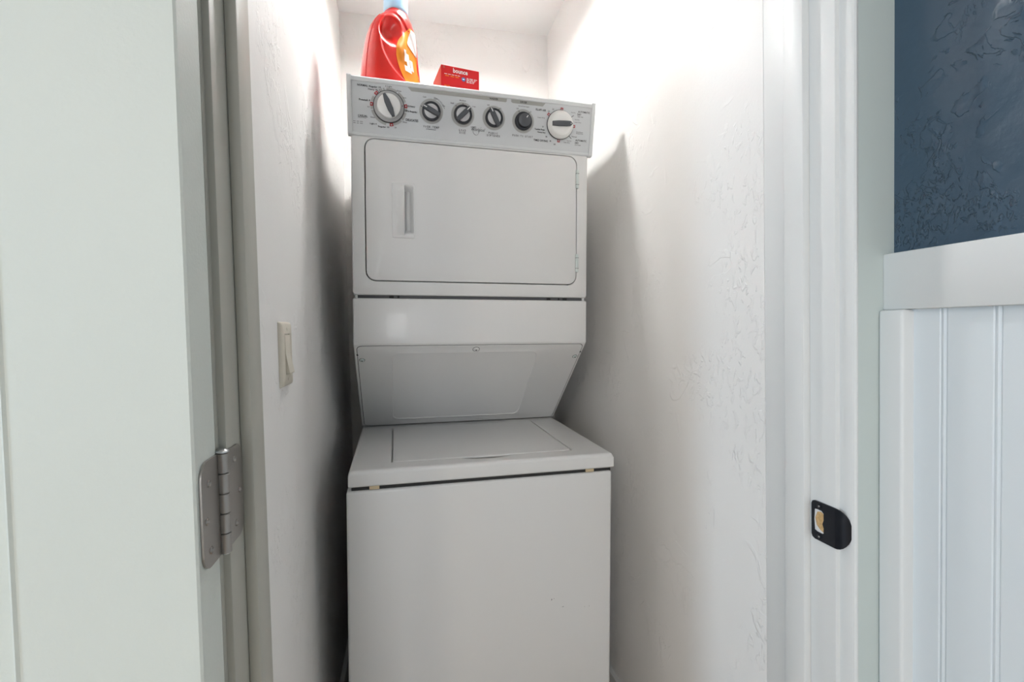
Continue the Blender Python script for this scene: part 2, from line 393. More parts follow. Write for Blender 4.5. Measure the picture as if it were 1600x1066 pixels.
revolve('hinge_pin', [(.0035, HZ0-.001), (.0035, HZ1), (.0062, HZ1+.0005), (.0062, HZ1+.002), (.004, HZ1+.0038), (.001, HZ1+.0042)], kf, M_CHRM, hinge, 20)
for (yy, zz, X) in ((.4985, HZ1-.022, DX+.0024), (.4915, HZ0+.046, DX+.0024), (.4985, HZ0+.016, DX+.0024), (.5495, HZ1-.0125, JL+.0022), (.5625, HZ0+.053, JL+.0022), (.5500, HZ0+.021, JL+.0022)):
    def sf(a, b, h, yy=yy, zz=zz, X=X): return dp(X+h, yy+a, zz+b)
    revolve('screw', [(.0038, -.0005), (.0038, .0003), (.0028, .0012), (.0014, .0001), (.0008, -.0004)], sf, M_SCRW, hinge, 14)

# ------------------------------------------------------------------ stacked washer and dryer
TX = Vector((-.1269, 1.0341, H-.2962))
MR = Matrix.Rotation(.0233, 3, 'Z') @ Matrix.Rotation(.0196, 3, 'Y') @ Matrix.Rotation(.0128, 3, 'X')
O = Vector((.303, .34, -.755))
unit = tag(empty('stacked_washer_dryer'), 'white stacked washer and dryer with a knob console on top', 'washer dryer')
unit.location = TX+MR @ O; unit.rotation_euler = MR.to_euler()
WD, D1, DB = .606, .1703, .70
def a(x, y, z): return (x-O.x, y-O.y, z-O.z)
def abox(name, x0, x1, y0, y1, z0, z1, m, parent=unit, bev=0, seg=2):
    return box(name, x0-O.x, x1-O.x, y0-O.y, y1-O.y, z0-O.z, z1-O.z, m, parent, bev, seg)
# washer cabinet
wc = abox('washer_cabinet', -.0041, WD-.0042, 0, .66, -.735, -.0424, M_ENAM, bev=.007, seg=4)
for (x, z, w, h) in ((.4501, -.3368, .0012, .005), (.4788, -.358, .0035, .0012), (.4560, -.3355, .001, .0015), (.5450, -.3660, .0012, .0012), (.0450, -.52, .0014, .0014), (.5330, -.3660, .001, .001)):
    pyd('paint_chip', [a(x-w, -.0003, z-h*.3), a(x-w*.2, -.0003, z-h*.5), a(x+w*.8, -.0003, z), a(x+w*.1, -.0003, z+h*.5), a(x-w*.7, -.0003, z+h*.2)], [(0, 1, 2, 3, 4)], M_GASK, wc)
abox('gap_seal', .006, WD-.006, .006, .64, -.0435, -.0335, M_DARK)
for x0 in (.0426, .5351): abox('bumper', x0, x0+.0205, .0015, .02, -.0415, -.0345, M_YEL, bev=.001)
for (x, y) in ((.05, .06), (WD-.05, .06), (.05, .6), (WD-.05, .6)):
    p = TX+MR @ Vector((x, y, -.735)); L = p.z/MR[2][2]
    def ff(u, v, h, x=x, y=y): return a(x+u, y+v, h)
    revolve('levelling_foot', [(.009, -.735), (.009, -.735-L+.012), (.019, -.735-L+.010), (.019, -.735-L)], ff, M_KBLK, unit, 18)
# washer top deck: height field with edge rounding, lid recess and finger scoop
LX0, LX1, LY0, LY1 = .0915, .5160, .0505, .410
def sst(e0, e1, x):
    t = max(0, min(1, (x-e0)/(e1-e0))); return t*t*(3-2*t)
def deck(x, y):
    r = .009; z = 0
    for d in (x, WD-x, y):
        if d < r: z -= r-math.sqrt(max(0, r*r-(r-d)**2))
    if LX0-.0035 < x < LX1+.0030 and LY0-.0006 < y < LY1+.0025: z -= .009
    q = ((x-.3047)/.057)**2+((y-.0510)/.0200)**2
    if q < 1: z = min(z, -.019*(1-q)**.4)
    return z if z > -r or (y > .02 and .2 < x < .4) else -r
def axis(n, lo, hi, extra):
    s = {round(lo+(hi-lo)*i/n, 5) for i in range(n+1)}
    s |= {round(e_, 5) for e_ in extra}; return sorted(v for v in s if lo <= v <= hi)
er = [.0002, .0008, .0018, .0032, .005, .007, .009]
xs = axis(150, 0, WD, er+[WD-v for v in er]+[LX0-.0036, LX0-.0034, LX1+.0029, LX1+.0031])
ys = axis(70, 0, .66, er+[LY0-.0007, LY0-.0005, LY1+.0024, LY1+.0026]+[.030+.0015*i for i in range(14)])
vs = [a(x, y, deck(x, y)) for y in ys for x in xs]; nx = len(xs)
fs = [(j*nx+i, j*nx+i+1, (j+1)*nx+i+1, (j+1)*nx+i) for j in range(len(ys)-1) for i in range(nx-1)]
# skirt down to the underside
rim = [j*nx for j in range(len(ys)-1, -1, -1)]+list(range(1, nx))+[j*nx+nx-1 for j in range(1, len(ys))]
base = len(vs)
for i_ in rim:
    v = vs[i_]; vs.append((v[0], v[1], -.0316-O.z))
for i_ in rim:
    v = vs[i_]; cx, cy = -O.x+WD/2, .3-O.y
    vs.append((v[0]+(.003 if v[0] < cx else -.003)*(1 if abs(v[0]-cx) > WD/2-.004 else 0), v[1]+(.003 if v[1]+O.y < .004 else 0), -.0346-O.z))
nr = len(rim)
for k in range(nr-1):
    fs.append((rim[k], rim[k+1], base+k+1, base+k)); fs.append((base+k, base+k+1, base+nr+k+1, base+nr+k))
fs.append(tuple(base+nr+k for k in range(nr)))
top = pyd('washer_top', vs, fs, M_ENAM, unit, 40)
def lidloop(ins, z, r=.010): return [a(p[0], p[1], z) for p in rrect(LX0+ins, LX1-ins, LY0+ins, LY1-ins, r-ins*.5, 5)]
loft('washer_lid', [lidloop(.002, -.0040), lidloop(0, -.0034), lidloop(0, -.0008), lidloop(.0006, .0002), lidloop(.002, .0008), lidloop(.005, .0010)], M_ENAM, top, True, True, 50)
# lower dryer housing with sloping underside
prof = [(D1, .3728), (D1, .2600), (.445, .0018), (.455, .0018), (.455, .05), (DB, .05), (DB, .3728)]
prism('lower_housing', [(p[0]-O.y, p[1]-O.z) for p in prof], 0-O.x, WD-O.x, M_ENAM, unit, .0045, seg=3)
abox('rear_riser', .02, WD-.02, .456, DB, 0.0, .06, M_GASK)
abox('joint_seal', .010, WD-.010, D1+.012, DB-.02, .371, .382, M_GASK)
for x0, w in ((.0855, .011), (.105, .005), (.495, .010), (.527, .004), (.540, .012)):
    abox('spring_clip', x0, x0+w, D1+.0105, D1+.013, .3735, .3800, M_DARK)
for x0 in (.006, WD-.011): abox('spacer', x0, x0+.005, D1+.005, D1+.02, .3722, .3812, M_ENAM)
SP0 = Vector((0, D1, .2600)); SP1 = Vector((0, .445, .0018)); sd = (SP1-SP0).normalized(); SLN = (SP1-SP0).length
sn = Vector((1, 0, 0)).cross(sd)
if sn.z > 0: sn = -sn
def sl(x, s, h=0): p = SP0+sd*s+sn*h; return a(x, p.y, p.z)
def slloop(x0, x1, s0, s1, r, h, n=5): return [sl(p[0], p[1], h) for p in rrect(x0, x1, s0, s1, r, n)]
acc = loft('access_panel', [slloop(.008, WD-.008, .007, SLN-.006, .012, -.001), slloop(.008, WD-.008, .007, SLN-.006, .012, .0010), slloop(.0095, WD-.0095, .0085, SLN-.0075, .011, .0018),
     slloop(.087, .479, .030, .345, .02, .0018), slloop(.0885, .4775, .0315, .3435, .02, .0026), slloop(.091, .475, .034, .341, .02, .0026), slloop(.0925, .4735, .0355, .3395, .02, .0012)], M_ENAM, unit, True, True, 25)
loft('panel_gap', [slloop(.0065, WD-.0065, .0055, SLN-.005, .013, -.002), slloop(.0065, WD-.0065, .0055, SLN-.005, .013, .0004)], M_GASK, acc)
for (x, s, rr) in ((.3034, .0215, .0055), (.0175, .058, .0042), (.588, .058, .0042)):
    def sf(u, v, h, x=x, s=s): return sl(x+u, s+v, .0015+h)
    revolve('screw', [(rr*1.5, -.001), (rr*1.5, .0008), (rr*1.3, .0012), (rr, .0014), (rr, .0034), (rr*.8, .0038), (rr*.45, .0038), (rr*.4, .0022)], sf, M_HING if rr < .005 else M_ENAM, acc, 18)
    revolve('screw_ring', [(rr*1.72, -.0008), (rr*1.72, .0006)], sf, M_GASK, acc, 20)
    revolve('screw_socket', [(rr*.45, .0030), (rr*.45, .0042)], sf, M_GASK, acc, 6)
for x in (.0075, WD-.0075):
    def sf(u, v, h, x=x): return sl(x+u, .0385+v, h)
    revolve('slot', [(.0022, .0), (.0022, .0022)], sf, M_DARK, acc, 10)
# dryer cabinet and front
ZT = .886
abox('dryer_cabinet', 0, WD, D1+.030, DB, .3805, ZT-.0095, M_ENAM, bev=.003)
abox('dryer_top', 0, WD, D1+.0065, DB, ZT-.010, ZT, M_ENAM, bev=.002)
abox('console_back', .002, WD-.002, D1+.0065, D1+.031, .766, ZT-.0095, M_GASK)
def fl(x0, x1, z0, z1, r, y, n=6): return [a(p[0], y, p[1]) for p in rrect(x0, x1, z0, z1, r, n)]
dx0, dx1, dz0, dz1 = .0330, .5735, .4165, .7555
loft('dryer_front', [fl(.0005, WD-.0005, .3805, .7690, .008, D1+.032), fl(0, WD, .3805, .7690, .008, D1+.005), fl(.0015, WD-.0015, .382, .7675, .008, D1+.0015), fl(.005, WD-.005, .3855, .764, .008, D1),
     fl(dx0-.004, dx1+.003, dz0-.004, dz1+.003, .026, D1), fl(dx0-.0025, dx1+.002, dz0-.0025, dz1+.002, .025, D1+.0012), fl(dx0-.0025, dx1+.002, dz0-.0025, dz1+.002, .025, D1+.0295)], M_ENAM, unit, False, False, 30)
loft('door_recess', [fl(dx0-.003, dx1+.003, dz0-.003, dz1+.003, .025, D1+.0285), fl(dx0-.003, dx1+.003, dz0-.003, dz1+.003, .025, D1+.0292)], M_DARK, unit)
hx0, hx1, hz0, hz1 = .0936, .1491, .5203, .6562
i0, i1, k0, k1 = .1218, .1420, .5330, .6480            # finger pocket
FDY = D1-.001
dd = loft('dryer_door', [fl(dx0, dx1, dz0, dz1, .0225, D1+.026), fl(dx0, dx1, dz0, dz1, .0225, FDY+.0016), fl(dx0+.0006, dx1-.0006, dz0+.0006, dz1-.0006, .022, FDY+.0005), fl(dx0+.002, dx1-.002, dz0+.002, dz1-.002, .021, FDY),
     fl(hx0, hx1, hz0, hz1, .003, FDY), fl(hx0+.0006, hx1-.0006, hz0+.0006, hz1-.0006, .003, FDY+.0006)], M_ENAM, unit, True, False, 30)
def hl(u0, u1, v0, v1, r, y): return fl(u0, u1, v0, v1, r, y)
hd = loft('door_handle', [hl(hx0+.0006, hx1-.0006, hz0+.0006, hz1-.0006, .003, FDY+.0006), hl(hx0+.0012, hx1-.0012, hz0+.0012, hz1-.0012, .003, FDY-.0006), hl(hx0+.0022, hx1-.0022, hz0+.0022, hz1-.0022, .003, FDY-.0010),
     hl(i0, i1+.004, k0-.0035, k1+.0035, .004, FDY-.0008), hl(i0+.0003, i1+.002, k0, k1, .004, FDY+.002), hl(i0-.004, i1-.005, k0+.009, k1-.009, .003, FDY+.018)], M_ENAM, dd, False, True, 40)
# raised grip flange on the left of the pocket
gl_ = []
for s, zz in ((0, hz0+.007), (.7, hz0+.016), (1, hz0+.022), (1, hz1-.022), (.7, hz1-.016), (0, hz1-.007)):
    gl_.append([a(.1050, FDY-.0009, zz), a(.1130, FDY-.0010-.0045*s, zz), a(.1200, FDY-.0010-.0090*s, zz), a(.1232, FDY-.0010-.0098*s, zz), a(.1240, FDY-.0010-.0086*s, zz), a(.1222, FDY-.0004, zz)])
loft('grip_flange', gl_, M_ENAM, dd, True, True, 50)
for z0_, z1_ in ((.6723, .7214), (.4496, .4975)):
    h_ = abox('door_hinge', .5716, .5794, D1-.0055, D1+.006, z0_, z1_, M_HING, dd, .0016)
    h_['label'] = 'pale metal hinge'
    for zz in (z0_+.010, z1_-.010): abox('hinge_joint', .5714, .5796, D1-.0058, D1+.001, zz-.0005, zz+.0005, M_GASK, dd)
# console
C0 = Vector((0, .168, .765)); C1 = Vector((0, .146, .891)); ct = (C1-C0).normalized(); cn = Vector((1, 0, 0)).cross(ct)
def cf(x, t, h=0): p = C0+ct*t+cn*h; return a(x, p.y, p.z)
def cfyz(t, h): p = C0+ct*t+cn*h; return (p.y-O.y, p.z-O.z)
cp = [cfyz(-.006, -.012), cfyz(-.006, -.002), cfyz(-.003, .0012), cfyz(.0015, .0012), cfyz(.0027, .0002), cfyz(.0027, -.0006), cfyz(.1145, -.0006), cfyz(.1145, .0004), cfyz(.1160, .0016), cfyz(.1235, .0016), cfyz(.1262, -.0010), (.1765-O.y, ZT-O.z), (.1765-O.y, .770-O.z)]
con = prism('control_console', cp, .0035-O.x, .6075-O.x, M_ENAM2, unit)
pyd('console_face', [cf(.0045, .0028, -.0004), cf(.6065, .0028, -.0004), cf(.6065, .1144, -.0004), cf(.0045, .1144, -.0004)], [(0, 1, 2, 3)], M_FACE, con)
for x0_, x1_ in ((-.0062, .0042), (.6068, .6172)):
    ep = [cfyz(-.0075, -.010), cfyz(-.0065, -.001), cfyz(-.002, .0026), cfyz(.126, .0026), cfyz(.1288, .0012), cfyz(.1292, -.003), (.1765-O.y, ZT+.002-O.z), (.1765-O.y, .768-O.z)]
    prism('end_cap', ep, x0_-O.x, x1_-O.x, M_ENAM2, unit, .0012, seg=2)
def patch(name, pts, m, h=.0002, parent=con): return pyd(name, [cf(x, t, h) for x, t in pts], [tuple(range(len(pts)))], m, parent)
patch('printed_band', [(.1330, .1140), (.3775, .1140), (.3770, .1075), (.3745, .1055), (.1420, .1055)], M_PRINTG)
patch('printed_band', [(.3885, .1140), (.4795, .1140), (.4725, .1055), (.3935, .1055), (.3890, .1075)], M_PRINTG)
def arc(name, cx, ct_, r0, r1, a0, a1, m, h=.0002, n=40):
    vs, fs = [], []
    for i in range(n+1):
        t = R(a0+(a1-a0)*i/n)
        vs += [cf(cx+r0*math.cos(t), ct_+r0*math.sin(t), h), cf(cx+r1*math.cos(t), ct_+r1*math.sin(t), h)]
    for i in range(n): fs.append((2*i, 2*i+1, 2*i+3, 2*i+2))
    return pyd(name, vs, fs, m, con)
TL, TD = (.0891, .0652), (.5215, .0656)
for a0, a1 in ((62, 98), (20, 57), (-10, 3), (-40, -14), (-80, -44), (195, 260), (150, 168), (182, 192), (133, 141), (112, 119), (104, 109)): arc('printed_arc', *TL, .0355, .0425, a0, a1, M_PRINTL, n=14)
for ang in (136, 176, 8, 278): arc('printed_marker', *TL, .0358, .0432, ang-6, ang+6, M_RED, .0004, 6)
for ang in (136, 176, 8, 278): arc('printed_marker_slot', *TL, .0385, .0415, ang-2.2, ang+2.2, M_PRINTL, .0006, 4)
for ang in (86, 145, 1, 269):
    for d in (-4.2, 3.0): arc('printed_marker', *TD, .0358, .0425, ang+d-1.4, ang+d+1.4, M_RED, .0004, 3)
    arc('printed_marker', *TD, .0405, .0425, ang-4, ang+4, M_RED, .0004, 4)
for ang in (36, -42): arc('printed_tick', *TD, .0365, .0455, ang-.9, ang+.9, M_INK, .0004, 2)
for ang in (121, 127): arc('printed_tick', *TL, .0355, .043, ang-.8, ang+.8, M_INK, .0005, 2)
for ang in (-4.5, -7): arc('printed_tick', *TL, .0375, .044, ang-.8, ang+.8, M_INK, .0005, 2)
for cx_ in (.1892, .2667, .3455, .4222): arc('printed_ring', cx_, .0652, .0225, .0288, 0, 360, M_PRINTL, n=48)
for (cx_, angs) in ((.2667, (90, 132, 45)), (.3455, (115, 60)), (.4222, (118, 55)), (.1892, (158, ))):
    for ang in angs: arc('printed_dot', cx_+.0255*math.cos(R(ang)), .0652+.0255*math.sin(R(ang)), .0001, .0012, 0, 360, M_INK, .0004, 8)
# knobs
def knob(cx, ct_, kind, ang):
    f = lambda u, v, h: cf(cx+u, ct_+v, h)
    ca, sa = math.cos(R(ang)), math.sin(R(ang))
    def g(u, v, h): return cf(cx+u*ca-v*sa, ct_+u*sa+v*ca, h)
    def blade(name, L0, L1, w, h0, h1, m, parent, taper=.55, point=False):
        base_ = [(-L0, -w*taper), (-L0*.35, -w), (L1*.4, -w), (L1*(.8 if point else 1), -w*taper*(1.1 if point else 1)), (L1, 0), (L1*(.8 if point else 1), w*taper*(1.1 if point else 1)), (L1*.4, w), (-L0*.35, w), (-L0, w*taper)]
        lo = [g(u, v, h0) for u, v in base_]; mid = [g(u*.99, v*.98, h1-.0012) for u, v in base_]; hi = [g(u*.95, v*.82, h1) for u, v in base_]
        return loft(name, [lo, mid, hi], m, parent, True, True, 40)
    if kind == 'washer_timer':
        k_ = revolve('timer_knob', [(.0353, 0), (.0353, .004), (.0345, .0052), (.0335, .0056), (.0280, .0060), (.0270, .0062)], f, M_KSKT, unit, 56, 28)
        revolve('knob_dome', [(.0272, .0055), (.0268, .0135), (.0255, .0150), (.0235, .0154)], f, M_KWHT, k_, 56, 28)
        revolve('knob_rim', [(.0355, .0), (.0364, .001), (.0364, .0040), (.0354, .0048)], f, M_KBLK, k_, 56)
        blade('knob_grip', .0268, .0268, .0066, .010, .0215, M_KGRY, k_, .45)
        revolve('knob_dot', [(.0011, .0056), (.0011, .0060)], lambda u, v, h: cf(cx+.0315+u, ct_+.004+v, h), M_KBLK, k_, 10)
    elif kind == 'dryer_timer':
        k_ = revolve('timer_knob', [(.0350, 0), (.0350, .006), (.0335, .0095), (.0305, .0125), (.0285, .0150), (.0265, .0165), (.020, .0175)], f, M_KWHT, unit, 56, 50)
        revolve('knob_rim', [(.0352, .0), (.0362, .001), (.0362, .0036), (.0351, .0042)], f, M_KBLK, k_, 56)
        blade('knob_grip', .0260, .0290, .0068, .012, .0225, M_KGRY, k_, .8, True)
        pyd('knob_mark', [g(.0215, -.0006, .0229), g(.0275, -.0006, .0222), g(.0275, .0006, .0222), g(.0215, .0006, .0229)], [(0, 1, 2, 3)], M_WHITE, k_)
    elif kind == 'selector':
        k_ = revolve('selector_knob', [(.0222, 0), (.0222, .007), (.0212, .0085), (.0172, .0088), (.0168, .0070)], f, M_KBLK, unit, 44, 28)
        revolve('knob_disc', [(.0168, .0060), (.0168, .0074), (.0160, .0078)], f, M_KSIL, k_, 40)
        blade('knob_grip', .0215, .0222, .0056, .006, .0180, M_KGRY, k_, .75)
        pyd('knob_mark', [g(.0125, -.0010, .0184), g(.0212, -.0010, .0183), g(.0212, .0010, .0183), g(.0125, .0010, .0184)], [(0, 1, 2, 3)], M_WHITE, k_)
    else:
        k_ = revolve('start_knob', [(.0222, 0), (.0222, .006), (.0212, .0075), (.0172, .0080), (.0165, .0160), (.0155, .0172), (.013, .0174)], f, M_KBLK, unit, 44, 28)
        revolve('knob_cap', [(.0158, .0168), (.0158, .0176), (.015, .018)], f, M_KGRY, k_, 40)
        pyd('knob_mark', [g(.0075, -.0008, .0184), g(.0138, -.0008, .0184), g(.0138, .0008, .0184), g(.0075, .0008, .0184)], [(0, 1, 2, 3)], M_WHITE, k_)
    return k_
knob(*TL, 'washer_timer', 114)
knob(.1892, .0648, 'selector', 155); knob(.2667, .0652, 'selector', 45); knob(.3455, .0654, 'selector', 119)
knob(.4222, .0650, 'start', 55); knob(*TD, 'dryer_timer', 4)
# console lettering
def ct_text(body, x0, x1, t, h, m=M_INK, bold=.022, shear=0): text(body, cf, x0, x1, t, h, m, con, shear, 'lettering', bold)
ct_text('NORMAL', .0176, .0412, .1042, .0046); ct_text('Regular 10', .0444, .0712, .1030, .0050); ct_text('Heavy 14', .0420, .0628, .0968, .0050)
ct_text('6 Light', .0812, .0966, .1076, .0048, M_INKG); ct_text('Rinse', .1085, .1180, .1010, .0040, M_INKG); ct_text('Spin', .1215, .1295, .0870, .0040, M_INKG)
ct_text('Prewash 4', .0209, .0462, .0730, .0044); ct_text('CASUAL', .0178, .0400, .0370, .0050); ct_text('Perm Press', .0180, .0365, .0345, .0022, M_INKG)
ct_text('Light 4', .0446, .0604, .0215, .0046); ct_text('Regular 10', .0638, .0895, .0165, .0048); ct_text('DELICATES', .1284, .1582, .0378, .0056)
ct_text('10 Heavy', .1319, .1508, .0690, .0046); ct_text('6 Regular', .1335, .1560, .0572, .0048); ct_text('Rinse', .1215, .1310, .0330, .0034, M_INKG)
ct_text('Off', .1010, .1065, .0185, .0034, M_INKG); ct_text('Rinse', .0465, .0565, .0370, .0034, M_INKG); ct_text('Spin', .0395, .0455, .0590, .0034, M_INKG)
def fine_print(frame, x0, x1, t, h, m, parent, words=3):
    # print too small to read: one dash for each word
    lens = [random.uniform(.6, 1.4) for _ in range(words)]; tot = sum(lens)+.35*(words-1); x = x0
    for L in lens:
        w = (x1-x0)*L/tot
        pyd('fine_print', [frame(x, t, .0005), frame(x+w, t, .0005), frame(x+w, t+h, .0005), frame(x, t+h, .0005)], [(0, 1, 2, 3)], m, parent)
        x += w+(x1-x0)*.35/tot
def spaced(body, x0, x1, t, h, m=M_INK):
    n = len(body); st = (x1-x0)/n
    for i, ch in enumerate(body):
        if ch != ' ': ct_text(ch, x0+i*st+st*(.14 if ch not in 'I-' else .36), x0+i*st+st*(.74 if ch not in 'I-' else .56), t+(h*.4 if ch == '-' else 0), h*(.18 if ch == '-' else 1), m)
fine_print(cf, .0069, .0285, .0258, .0012, M_INKG, con); fine_print(cf, .0072, .0285, .0218, .0012, M_INKG, con)
spaced('WASH TEMP', .1698, .2100, .0272, .0050); ct_text('(Wash/Rinse)', .1770, .2007, .0222, .0030)
ct_text('Cold', .1690, .1765, .0945, .0036, M_INKG); ct_text('Warm', .1950, .2040, .0930, .0036, M_INKG); ct_text('Hot', .2170, .2225, .0790, .0036, M_INKG)
ct_text('Medium', .2580, .2740, .0962, .0034, M_INKG); ct_text('Small', .2360, .2440, .0880, .0034, M_INKG); ct_text('Large', .2900, .2985, .0850, .0034, M_INKG)
spaced('LOAD', .2575, .2760, .0270, .0046); spaced('SIZE', .2585, .2750, .0212, .0046)
spaced('FABRIC', .3325, .3580, .0272, .0046); spaced('SOFTENER', .3280, .3640, .0212, .0048)
ct_text('Off', .3270, .3335, .0925, .0034, M_INKG); ct_text('On', .3590, .3640, .0880, .0034, M_INKG)
spaced('PUSH-TO-START', .3949, .4500, .0272, .0046)
ct_text('End of Cycle Signal', .4085, .4360, .0985, .0034, M_INKG); ct_text('Off', .4030, .4085, .0920, .0034, M_INKG); ct_text('On', .4385, .4430, .0880, .0034, M_INKG)
ct_text('WASHER', .3330, .3550, .1078, .0044); ct_text('DRYER', .4130, .4300, .1078, .0044)
ct_text('FLUFF AIR', .4546, .4818, .0942, .0050); ct_text('20', .4870, .4920, .0942, .0036, M_INKG); ct_text('30', .4985, .5030, .1000, .0036, M_INKG)
ct_text('Less Dry', .4600, .4800, .0765, .0036, M_INKG); ct_text('20', .4735, .4775, .0555, .0036, M_INKG)
ct_text('Tumble Press', .4534, .4808, .0478, .0042); ct_text('Damp Dry', .4619, .4834, .0408, .0042)
ct_text('30', .4840, .4885, .0320, .0036); ct_text('TIMED DRYING', .4521, .4908, .0205, .0052); ct_text('40', .4955, .5000, .0225, .0036); ct_text('60', .5075, .5125, .0155, .0036)
ct_text('AUTOMATIC', .5696, .6028, .1005, .0046); ct_text('DRY', .5680, .5790, .0935, .0048); ct_text('(High Heat)', .5690, .5845, .0890, .0028)
ct_text('Very Dry', .5500, .5630, .0972, .0034, M_INKG); ct_text('Very Dry', .5615, .5750, .0808, .0034, M_INKG); ct_text('Less Dry', .5620, .5800, .0745, .0034, M_INKG)
ct_text('Cool Down', .5680, .5870, .0515, .0026, M_INKG); ct_text('Permanent Press', .5680, .5870, .0480, .0026, M_INKG); ct_text('Normal', .5560, .5700, .0390, .0032, M_INKG)
ct_text('AUTOMATIC', .5672, .5986, .0300, .0046); ct_text('DRY', .5665, .5770, .0232, .0048); ct_text('(Low Heat)', .5665, .5825, .0190, .0028)
ct_text('Very Dry', .5430, .5560, .0270, .0034, M_INKG); ct_text('Less Dry', .5350, .5520, .0225, .0034, M_INKG)
ct_text('Whirlpool', .2890, .3238, .0278, .0105, M_INK, 0, .35)
tail = [(.2865, .0385), (.2905, .0395), (.2945, .0390), (.2985, .0400), (.3015, .0395)]
def stroke(pts, w, name='logo_stroke'):
    vs, fs = [], []
    for i, p in enumerate(pts):
        q0, q1 = pts[max(i-1, 0)], pts[min(i+1, len(pts)-1)]; dx, dy = q1[0]-q0[0], q1[1]-q0[1]; l = math.hypot(dx, dy)
        ww = w*(1-.7*abs(2*i/(len(pts)-1)-1)); vs += [cf(p[0]-dy/l*ww, p[1]+dx/l*ww, .0005), cf(p[0]+dy/l*ww, p[1]-dx/l*ww, .0005)]
    for i in range(len(pts)-1): fs.append((2*i, 2*i+1, 2*i+3, 2*i+2))
    pyd(name, vs, fs, M_INK, con)
stroke(tail, .0008)
stroke([(.3055+.0090*math.cos(R(t))-.004, .0330+.0120*math.sin(R(t))) for t in range(150, 300, 12)]+[(.3075, .0262), (.3110, .0340), (.3140, .0420)], .0005)
arc('printed_line', .1892, .0652, .0315, .0320, 25, 75, M_INKG, .0003, 14)
pts_ = 'Automatic Temp Control'
for i, ch in enumerate(pts_):
    ang = 78-i*2.9
    if ch != ' ':
        u, v = .1892+.0335*math.cos(R(ang)), .0652+.0335*math.sin(R(ang))
        arc('printed_dot', u, v, .0001, .0008, 0, 360, M_INKG, .0003, 5)

# ------------------------------------------------------------------ things on the dryer
def top_z(x, y):            # world height of the dryer top under a world x, y
    n = MR @ Vector((0, 0, 1)); p = TX+MR @ Vector((0, 0, ZT))
    return p.z-(n.x*(x-p.x)+n.y*(y-p.y))/n.z
BX, BY = -.0195, 1.285
bz = top_z(BX, BY)+.0005
bottle = tag(empty('detergent_bottle', (BX, BY, bz)), 'red detergent jug with amber label and pale blue cap on the dryer', 'bottle')
bottle.rotation_euler = (.0128, .0196, 0)
PSI = R(38); uu = Vector((-math.cos(PSI), -math.sin(PSI), 0)); vv = Vector((math.sin(PSI), -math.cos(PSI), 0))
#        z,   half long, half short, shift of centre along u
BP = [(0, .078, .052, .0), (.004, .082, .056, .0), (.03, .0825, .0565, .0), (.06, .0805, .054, .0), (.09, .077, .0515, .0), (.12, .073, .049, -.001), (.15, .068, .046, -.003),
      (.175, .062, .043, -.006), (.195, .054, .039, -.009), (.208, .045, .036, -.012), (.217, .037, .032, -.014), (.224, .031, .029, -.015), (.230, .028, .027, -.015), (.236, .027, .027, -.015)]
def lerp(z):
    for i in range(len(BP)-1):
        if z <= BP[i+1][0]:
            t = (z-BP[i][0])/(BP[i+1][0]-BP[i][0]); return [BP[i][k]+(BP[i+1][k]-BP[i][k])*t for k in (1, 2, 3)]
    return list(BP[-1][1:])
def inpanel(u, z):          # signed: >0 inside the face panel (teardrop)
    cz, hz = .125, .090; w = .052-.016*((z-cz)/hz)
    return 1-math.sqrt(((u-.006+.22*(.125-z))/w)**2+((z-cz)/hz)**2)
def bottle_p(th, z, off=0):
    A, B, sh = lerp(z); e_ = 2.35
    c, s = math.cos(th), math.sin(th)
    u = A*math.copysign(abs(c)**(2/e_), c); v = B*math.copysign(abs(s)**(2/e_), s)
    if s > 0:
        q = inpanel(u, z)
        v -= .0035*sst(0, .07, q)
        g = 1-math.hypot((u-.030)/.034, (z-.158)/.046)          # finger grip hollow
        v -= .024*sst(0, .8, g)*min(1, v/.03)
        v += .004*sst(.1, .5, 1-math.hypot((u-.003)/.018, (z-.13)/.05))
    n = Vector((math.cos(th), math.sin(th), 0))
    u += off*n.x; v += off*n.y
    p = uu*(u+sh)+vv*v; return (p.x, p.y, z)
NT, NZ = 144, 110
zs = [.236*(i/NZ) for i in range(NZ+1)]; zs[0] = 0
loft('jug_body', [[bottle_p(2*math.pi*j/NT, z) for j in range(NT)] for z in zs], M_BOTR, bottle, True, True, 60)
def theta_for(u, z):
    A = lerp(z)[0]; c = max(-1, min(1, u/A)); return math.acos(math.copysign(abs(c)**(2.35/2), c))
def decal(name, bounds, m, off, z0, z1, n=26, mcols=14):
    vs, fs = [], []
    for i in range(n+1):
        z = z0+(z1-z0)*i/n; ua, ub = bounds(z)
        for j in range(mcols+1): vs.append(bottle_p(theta_for(ua+(ub-ua)*j/mcols, z), z, off))
    for i in range(n):
        for j in range(mcols):
            k = i*(mcols+1)+j; fs.append((k, k+1, k+mcols+2, k+mcols+1))
    return pyd(name, vs, fs, m, bottle, 60)
def lab(z):
    t = max(0, min(1, (z-.022)/(.188-.022))); return (-.058+.016*t, -.036+.056*math.sin(math.pi*(.12+.8*t)))
decal('label', lab, M_LBLO, .0007, .022, .186)
def labw(z):
    t = (z-.12)/(.182-.12); return (-.047+.006*t, -.047+.006*t+.040*(1-t*.55)*min(1, t*3+.05))
decal('label_flash', labw, M_LBLW, .0022, .12, .182, 14, 6)
for (za, zb, ua, ub) in ((.078, .112, -.022, -.012), (.074, .100, -.034, -.024), (.090, .118, -.010, -.003), (.066, .080, -.026, -.004)):
    decal('label_mark', lambda z, ua=ua, ub=ub, za=za: (ua+(z-za)*.15, ub+(z-za)*.15), M_LBLW, .0020, za, zb, 8, 4)
seam = [bottle_p(.09, z, .0004) for z in zs[2:96:3]]
tube('mould_seam', seam, .0011, M_BOTR, bottle, 6)
